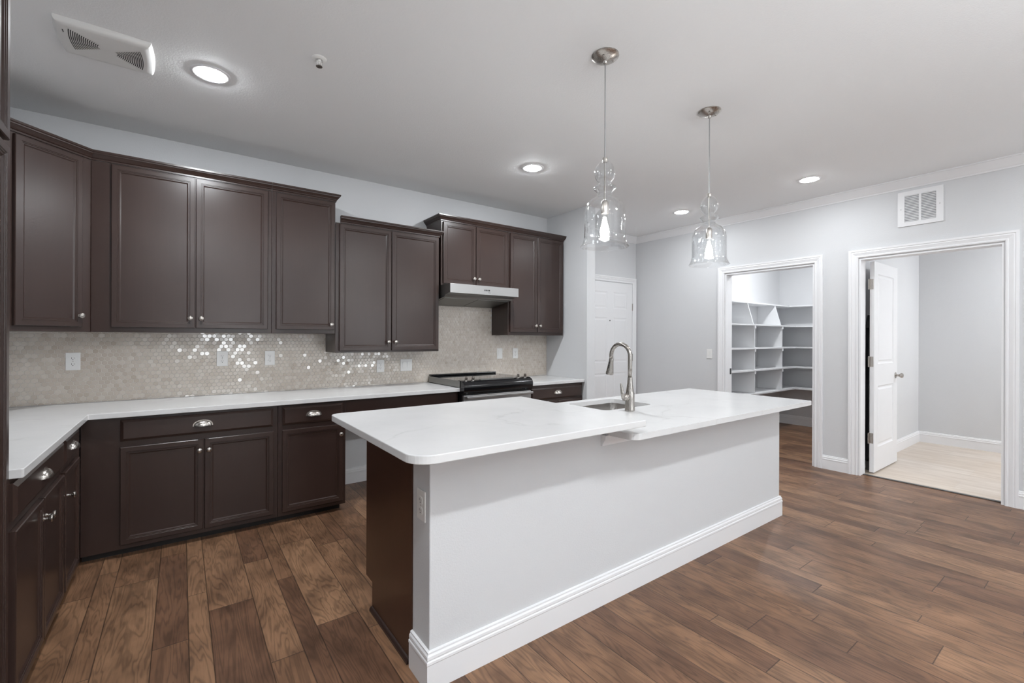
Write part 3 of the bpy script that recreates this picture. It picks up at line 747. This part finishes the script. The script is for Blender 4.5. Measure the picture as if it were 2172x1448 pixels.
# ------------------------------------------------------------ hexagon backsplash
def hexsheet(name, u0, u1, v0, v1, mapf, cut=None):
    wd = .0305; R0 = wd / math.sqrt(3); rowh = R0 * 1.5
    verts, faces, mi, rnd = [], [], [], []; key = {}
    def vid(u, v, h, share=True):
        u = min(max(u, u0), u1); v = min(max(v, v0), v1)
        k = (round(u, 5), round(v, 5), round(h, 5))
        if share and k in key: return key[k]
        verts.append(mapf(u, v, h)); key[k] = len(verts) - 1; return key[k]
    nr = int((v1 - v0) / rowh) + 3
    for r in range(-1, nr):
        cv = v0 + r * rowh
        for c in range(-1, int((u1 - u0) / wd) + 3):
            cu = u0 + (c + (.5 if r % 2 else 0)) * wd
            if cu - wd / 2 >= u1 or cu + wd / 2 <= u0 or cv - R0 * .5 >= v1 or cv + R0 * .5 <= v0: continue
            if cut and not cut(cu, cv): continue
            rr = random.random(); val = rr if rr > .12 else rr * .8
            tx, ty = random.gauss(0, .024), random.gauss(0, .024)
            an = [PI / 2 + k * PI / 3 for k in range(6)]
            o = [vid(cu + R0 * math.cos(a), cv + R0 * math.sin(a), 0) for a in an]
            m_ = [vid(cu + R0 * .945 * math.cos(a), cv + R0 * .945 * math.sin(a), 0) for a in an]
            i_ = []
            for a in an:
                du, dv = R0 * .86 * math.cos(a), R0 * .86 * math.sin(a)
                i_.append(vid(cu + du, cv + dv, .0016 + tx * du + ty * dv, False))
            for k in range(6):
                j = (k + 1) % 6
                faces.append((o[k], o[j], m_[j], m_[k])); mi.append(1); rnd.append(val)
                faces.append((m_[k], m_[j], i_[j], i_[k])); mi.append(0); rnd.append(val)
            faces.append(tuple(i_)); mi.append(0); rnd.append(val)
    good = [i for i, f in enumerate(faces) if len(set(f)) >= 3 and len(set(f)) == len(f)]
    faces = [faces[i] for i in good]; mi = [mi[i] for i in good]; rnd = [rnd[i] for i in good]
    me = D.meshes.new(name); me.from_pydata(verts, [], faces); me.materials.append(M['hex']); me.materials.append(M['grout'])
    me.polygons.foreach_set('material_index', mi)
    at = me.attributes.new('rnd', 'FLOAT', 'FACE'); at.data.foreach_set('value', rnd)
    me.update(); o = D.objects.new(name, me); COL.objects.link(o); return o
YT = YB - .0035
hexcut = lambda u, v: v < 1.345 or 1.955 < u < 2.735
tag(hexsheet('tile_backsplash', XL + .005, XS - .002, .8655, 1.632, lambda u, v, h: (u, YT - h, v), hexcut), 'pearly hexagon mosaic tile covering the wall between counter and wall cabinets', 'backsplash')
# ------------------------------------------------------------ outlets and switches
def duplex_plate(parent=None):
    out = MB().box(-.036, .036, -.006, 0, -.058, .058, .0025)
    return out
def receptacle(parent):
    for dz in (.0195, -.0195):
        r = MB().prism([(.017 * math.cos(t), dz + max(-.0145, min(.0145, .0185 * math.sin(t)))) for t in [2 * PI * k / 24 for k in range(24)]], -.0078, -.0055, lambda a, b, h: (a, h, b)).build('socket', M['white'], parent)
        sl = MB().box(-.0075, -.0055, -.0083, -.0077, dz - .002, dz + .007)
        sl.box(.0055, .0072, -.0083, -.0077, dz - .001, dz + .006)
        sl.lathe([(0, 0), (.0026, 0), (.0026, .0006), (0, .0006)], 10, tr(0, -.0077, dz - .008) @ rot('X', 90))
        sl.build('slots', M['slot'], r)
def outlet(label, loc, rz=0, mat='white', group='wall outlets'):
    t = thing('wall_outlet', label, 'outlet', loc, rz, group)
    duplex_plate().build('plate', M[mat], t); receptacle(t)
    MB().lathe([(0, 0), (.003, 0), (.002, .0012), (0, .0014)], 8, tr(0, -.006, 0) @ rot('X', 90)).build('screw', M['nickel'], t)
    return t
YO = YT - .0022
outlet('white duplex outlet on the mosaic tile nearest the left corner', (-.578, YO, 1.143))
outlet('white duplex outlet on the mosaic tile, second one from the left corner', (.254, YO, 1.141))
outlet('white duplex outlet on the mosaic tile below the tall single-door cabinet', (.580, YO, 1.138))
outlet('white duplex outlet on the mosaic tile under the low-hung double cabinet', (1.498, YO, 1.043))
outlet('white duplex outlet on the tile right of the range, under the narrow cabinet', (3.062, YO, 1.134))
ot = outlet('grey-white duplex outlet on the end of the island wall', (IX0 - .0005, 1.603, .668), -PI / 2)
def switch(label, loc, rz, gangs, group='wall switches'):
    t = thing('light_switch', label, 'switch', loc, rz, group)
    w = .036 + .023 * (gangs - 1)
    MB().box(-w, w, -.006, 0, -.058, .058, .0025).build('plate', M['white'], t)
    for k in range(gangs):
        x = (k - (gangs - 1) / 2) * .046
        MB().prism([(-.0055, -.0325), (-.0062, -.033), (-.0105, .033), (-.0055, .0335)], x - .0165, x + .0165, lambda a, b, h: (h, a, b)).build('rocker', M['white'], t)
    return t
switch('white double rocker switch on the mosaic tile left of the range', (1.752, YO, 1.043), 0, 2)
switch('white single rocker switch on the tile behind the range', (2.847, YO, 1.135), 0, 1)
switch('white single rocker switch on the grey wall left of the pantry closet', (XR - .0005, 3.06, 1.121), -PI / 2, 1)

# ------------------------------------------------------------ return-air grille
gv = thing('return_grille', 'white louvred return air grille high on the wall over the laundry doorway', 'vent', (XR - .0005, 1.0965, 2.477), -PI / 2)
gw, gh = .153, .155
fr = MB()
gus = [-gw, -.106, -.008, .008, .106, gw]; gvs = [-gh, -.118, .118, gh]
wall_grid(gus, gvs, lambda i, j: not (j == 1 and i in (1, 3)), -.010, 0, lambda a, b, t: (a, t, b)).build('frame', M['trim'], gv)
bk = MB().box(-.107, .107, -.0018, -.0002, -.119, .119).build('duct_backing', simple('duct_lining', (0.35, 0.36, 0.37), .6), gv)
for s0, s1 in ((-.106, -.008), (.008, .106)):
    for k in range(17):
        z = -.112 + k * .014
        MB().prism([(-.0095, z - .002), (-.0090, z - .003), (-.0022, z + .0048), (-.0022, z + .0062)], s0, s1, lambda a, b, h: (h, a, b)).build('slat', M['trim'], gv)
for x in (-.13, .13):
    MB().lathe([(0, 0), (.004, 0), (.003, .002), (0, .0022)], 8, tr(x, -.010, 0) @ rot('X', 90)).build('screw', M['nickel'], gv)

# ------------------------------------------------------------ ceiling fixtures
def downlight(label, x, y, group='recessed ceiling lights', lens='lens'):
    t = thing('recessed_light', label, 'ceiling light', (x, y, CEIL - .0005), 0, group)
    MB().lathe([(.094, 0), (.0935, -.0015), (.088, -.0040), (.074, -.0048), (.0700, -.0035), (.070, 0)], 40, cap=False).build('trim_ring', M['trim'], t, auto=50)
    MB().lathe([(0, -.012), (.020, -.0117), (.042, -.0105), (.058, -.0075), (.0685, -.0042), (.0695, -.003), (0, -.003)], 40).build('lens', M[lens], t, smooth=True)
    return t
downlight('recessed ceiling light beside the louvred ceiling vent', .125, 2.96, lens='lens_1.5')
downlight('recessed ceiling light in front of the cabinet over the range hood', 2.383, 2.975, lens='lens_1.5')
downlight('recessed ceiling light near the crown molding, closest to the wall grille', 4.547, 1.705, lens='lens_0.6')
downlight('recessed ceiling light in front of the entry door', 4.568, 3.004, lens='lens_0.6')
for x, y, k_ in ((.2, -.15, 'lens_1.9'), (2.4, -.15, 'lens_1.2'), (4.55, -.15, 'lens_0.6'), (1.3, -2.4, 'lens_0.6'), (3.9, -2.4, 'lens_0.6')):
    downlight('recessed ceiling light behind the viewer', x, y, lens=k_)
downlight('recessed ceiling light inside the pantry closet', 6.3, 2.35, 'closet lights', 'lens_closet')
downlight('recessed ceiling light inside the laundry room', 7.0, -.35, 'closet lights', 'lens_laundry')

# uplighters added behind the camera, standing in for flash bounced off the ceiling
for x, y in ((.45, -.85), (2.0, -1.35)):
    t = thing('added_uplighter', 'added torchiere uplighter behind the viewer, standing in for bounced flash', 'added uplighter', (x, y, 0.0005), 0, 'added uplighters')
    MB().lathe([(0, 0), (.14, 0), (.14, .012), (.03, .03), (.012, .05), (.012, 1.66), (.03, 1.68), (0, 1.68)], 28).build('stand', M['dark'], t, auto=40)
    MB().lathe([(0, 1.681), (.05, 1.681), (.13, 1.715), (.17, 1.76), (.175, 1.78), (.168, 1.78), (.165, 1.762), (.125, 1.72), (0, 1.69)], 32).build('bowl', M['white'], t, auto=40)
    MB().lathe([(0, 1.735), (.120, 1.735), (.120, 1.745), (0, 1.745)], 24).build('lamp_disc', M['added_uplight'], t)

# ceiling vent with two louvred fields
cv = thing('ceiling_vent', 'white rounded ceiling exhaust vent with two louvred fields', 'vent', (-.296, 2.968, CEIL - .0005))
hw, hh = .172, .150; N_ = 14
def vring(s, z):
    out = []
    for i in range(N_ + 1): out.append((-hw * s + 2 * hw * s * i / N_, -hh * s * (1 + .03 * (1 - (2 * i / N_ - 1) ** 2)), z))
    for i in range(1, N_ + 1): out.append((hw * s * (1 + .06 * (1 - (2 * i / N_ - 1) ** 2)), -hh * s + 2 * hh * s * i / N_, z))
    for i in range(1, N_ + 1): out.append((hw * s - 2 * hw * s * i / N_, hh * s * (1 + .03 * (1 - (2 * i / N_ - 1) ** 2)), z))
    for i in range(1, N_): out.append((-hw * s * (1 + .06 * (1 - (2 * i / N_ - 1) ** 2)), hh * s - 2 * hh * s * i / N_, z))
    return out
rg_ = [vring(1.0, 0), vring(1.0, -.010), vring(.975, -.020), vring(.93, -.025), vring(.80, -.027)]
n = len(rg_[0])
fs = [(k * n + i, k * n + (i + 1) % n, (k + 1) * n + (i + 1) % n, (k + 1) * n + i) for k in range(len(rg_) - 1) for i in range(n)]
fs.append(tuple(range((len(rg_) - 1) * n, len(rg_) * n)))
MB().add([p for r in rg_ for p in r], fs).build('cover', M['white'], cv, auto=40)
for sx in (-1, 1):
    lv_ = MB()
    for k in range(15):
        x = sx * (.030 + k * .0068)
        half = .020 + k * .0052
        cy_ = -.012 if sx < 0 else .012
        pts = [(x + sx * .008 * (1 - (t / 4.0) ** 2), cy_ + half * t / 4.0, -.0274) for t in range(-4, 5)]
        w = .0018
        vs = [(p[0] - w, p[1], p[2]) for p in pts] + [(p[0] + w, p[1], p[2]) for p in pts]
        lv_.add(vs, [(i, i + 1, 9 + i + 1, 9 + i) for i in range(8)])
        if k: lv_.add([pts[0], (pts[0][0] - sx * .0068, pts[0][1] * 1.0, -.02735), (pts[0][0], pts[0][1] + .0006, -.0274)], [(0, 1, 2)])
    lab(lv_.build('louvre_field', M['slot'], cv), 'fan-shaped field of dark louvre slots')
lab(MB().box(-.150, -.146, -.085, -.060, -.0272, -.0262).build('badge', M['dark'], cv), 'tiny grey maker plate')

sp = thing('fire_sprinkler', 'small white fire sprinkler head on the ceiling', 'sprinkler', (.567, 2.462, CEIL - .0005))
MB().lathe([(0, 0), (.036, 0), (.036, -.003), (.030, -.008), (.018, -.010), (.016, -.004), (0, -.004)], 24).build('escutcheon', M['white'], sp, auto=40)
MB().lathe([(0, -.004), (.010, -.004), (.009, -.018), (.004, -.020), (.004, -.028), (0, -.028)], 12).tube([(.009, 0, -.016), (.011, 0, -.026), (.004, 0, -.040)], .002, 6).tube([(-.009, 0, -.016), (-.011, 0, -.026), (-.004, 0, -.040)], .002, 6).build('nozzle', M['white'], sp)
MB().lathe([(0, -.040), (.016, -.040), (.016, -.042), (0, -.042)], 14).build('deflector', M['nickel'], sp)

# pendants
def pendant(label, x, y, first=None):
    if first:
        c = copy_tree(first); c.location = (x, y, CEIL - .0005); c['label'] = label; return c
    t = thing('pendant_light', label, 'pendant light', (x, y, CEIL - .0005), 0, 'glass pendants over the island')
    z = lambda a: a - CEIL
    MB().lathe([(0, 0), (.068, 0), (.069, -.006), (.060, -.014), (.030, -.024), (.012, -.029), (.010, -.040), (.006, -.044), (0, -.044)], 36).build('canopy', M['nickel'], t, auto=40)
    for sx in (-1, 1):
        MB().lathe([(0, 0), (.006, -.001), (.006, -.004), (0, -.006)], 10, tr(sx * .035, -.02, -.021)).build('screw', M['nickel'], t)
    MB().tube([(0, 0, -.042), (0, 0, z(2.215))], .0032, 8).build('cord', simple('silver_cord', (.36, .36, .36), .4, .4), t)
    MB().lathe([(0, z(2.222)), (.012, z(2.222)), (.013, z(2.214)), (.013, z(2.200)), (0, z(2.200))], 16).build('glass_cap', M['nickel'], t)
    prof = [(.016, 2.206), (.030, 2.198), (.044, 2.180), (.052, 2.158), (.053, 2.140), (.048, 2.120), (.037, 2.104), (.029, 2.096), (.031, 2.090), (.045, 2.082), (.0565, 2.074), (.0575, 2.069), (.052, 2.061), (.042, 2.050), (.037, 2.040), (.039, 2.031), (.050, 2.022), (.070, 2.010), (.087, 1.992), (.097, 1.970), (.1015, 1.945), (.1025, 1.90), (.1025, 1.840), (.1035, 1.815), (.108, 1.797), (.115, 1.782), (.1205, 1.775)]
    inn = [(r - .0022, zz - (.0012 if i < len(prof) - 1 else -.0004)) for i, (r, zz) in enumerate(prof)]
    full = prof + [(.1212, 1.7735), (.1195, 1.7725)] + inn[::-1]
    MB().lathe([(r, z(zz)) for r, zz in full], 56, cap=False).build('glass_shade', M['glass'], t, smooth=True)
    MB().lathe([(.0035, z(2.20)), (.0035, z(2.005))], 8).build('rod', M['nickel'], t)
    MB().lathe([(0, z(2.006)), (.012, z(2.006)), (.019, z(1.996)), (.0195, z(1.945)), (.018, z(1.940)), (0, z(1.940))], 20).build('socket', M['nickel'], t, auto=40)
    bb = MB().lathe([(.012, z(1.939)), (.014, z(1.930)), (.020, z(1.900)), (.029, z(1.865)), (.032, z(1.845)), (.030, z(1.830)), (.022, z(1.816)), (.010, z(1.810)), (0, z(1.809))], 24, cap=False).build('bulb', M['glass'], t, smooth=True)
    MB().lathe([(0, z(1.925)), (.007, z(1.922)), (.014, z(1.890)), (.022, z(1.860)), (.0235, z(1.845)), (.018, z(1.830)), (0, z(1.824))], 16).build('filament', M['bulb'], bb, smooth=True)
    return t
pa = pendant('clear glass pendant over the raised island counter, the nearer one', 1.729, 1.573)
pendant('clear glass pendant over the lower island counter, the farther one', 2.681, 1.568, pa)

# ------------------------------------------------------------ pantry closet shelving
ps = thing('closet_shelving', 'white L-shaped pantry shelving with two dividers inside the closet', 'shelving', (0, 0, 0))
x0s = XR + TW + .012; XBf = 7.285; YLf = 2.90; YLt = 3.00; XBt = 7.31
for z, yl, xb in ((1.800, YLt, XBt), (1.500, YLf, XBf), (1.190, YLf, XBf), (.900, YLf, XBf), (.588, YLf, XBf)):
    poly = [(x0s, yl), (xb, yl), (xb, 1.754), (XC - .001, 1.754), (XC - .001, YC - .001), (x0s, YC - .001)]
    MB().prism(poly, z - .018, z).build('shelf', M['shelf'], ps)
for x in (6.08, 6.87):
    MB().prism([(YC - .001, .592), (2.912, .592), (2.912, 1.47), (2.93, 1.505), (3.005, 1.775), (3.005, 1.7815), (YC - .001, 1.7815)], x - .008, x + .008, lambda a, b, h: (h, a, b)).build('divider', M['shelf'], ps)
for z in (1.500, 1.190, .900):
    for x in (6.08, 6.87):
        MB().box(x - .018, x + .018, 2.902, 2.922, z - .055, z - .0185).build('bracket', M['shelf'], ps)
    MB().box(XBf + .01, XC - .002, YLf + .30, YLf + .318, z - .06, z - .0185).build('cleat', M['shelf'], ps)

print('objects', len(D.objects))
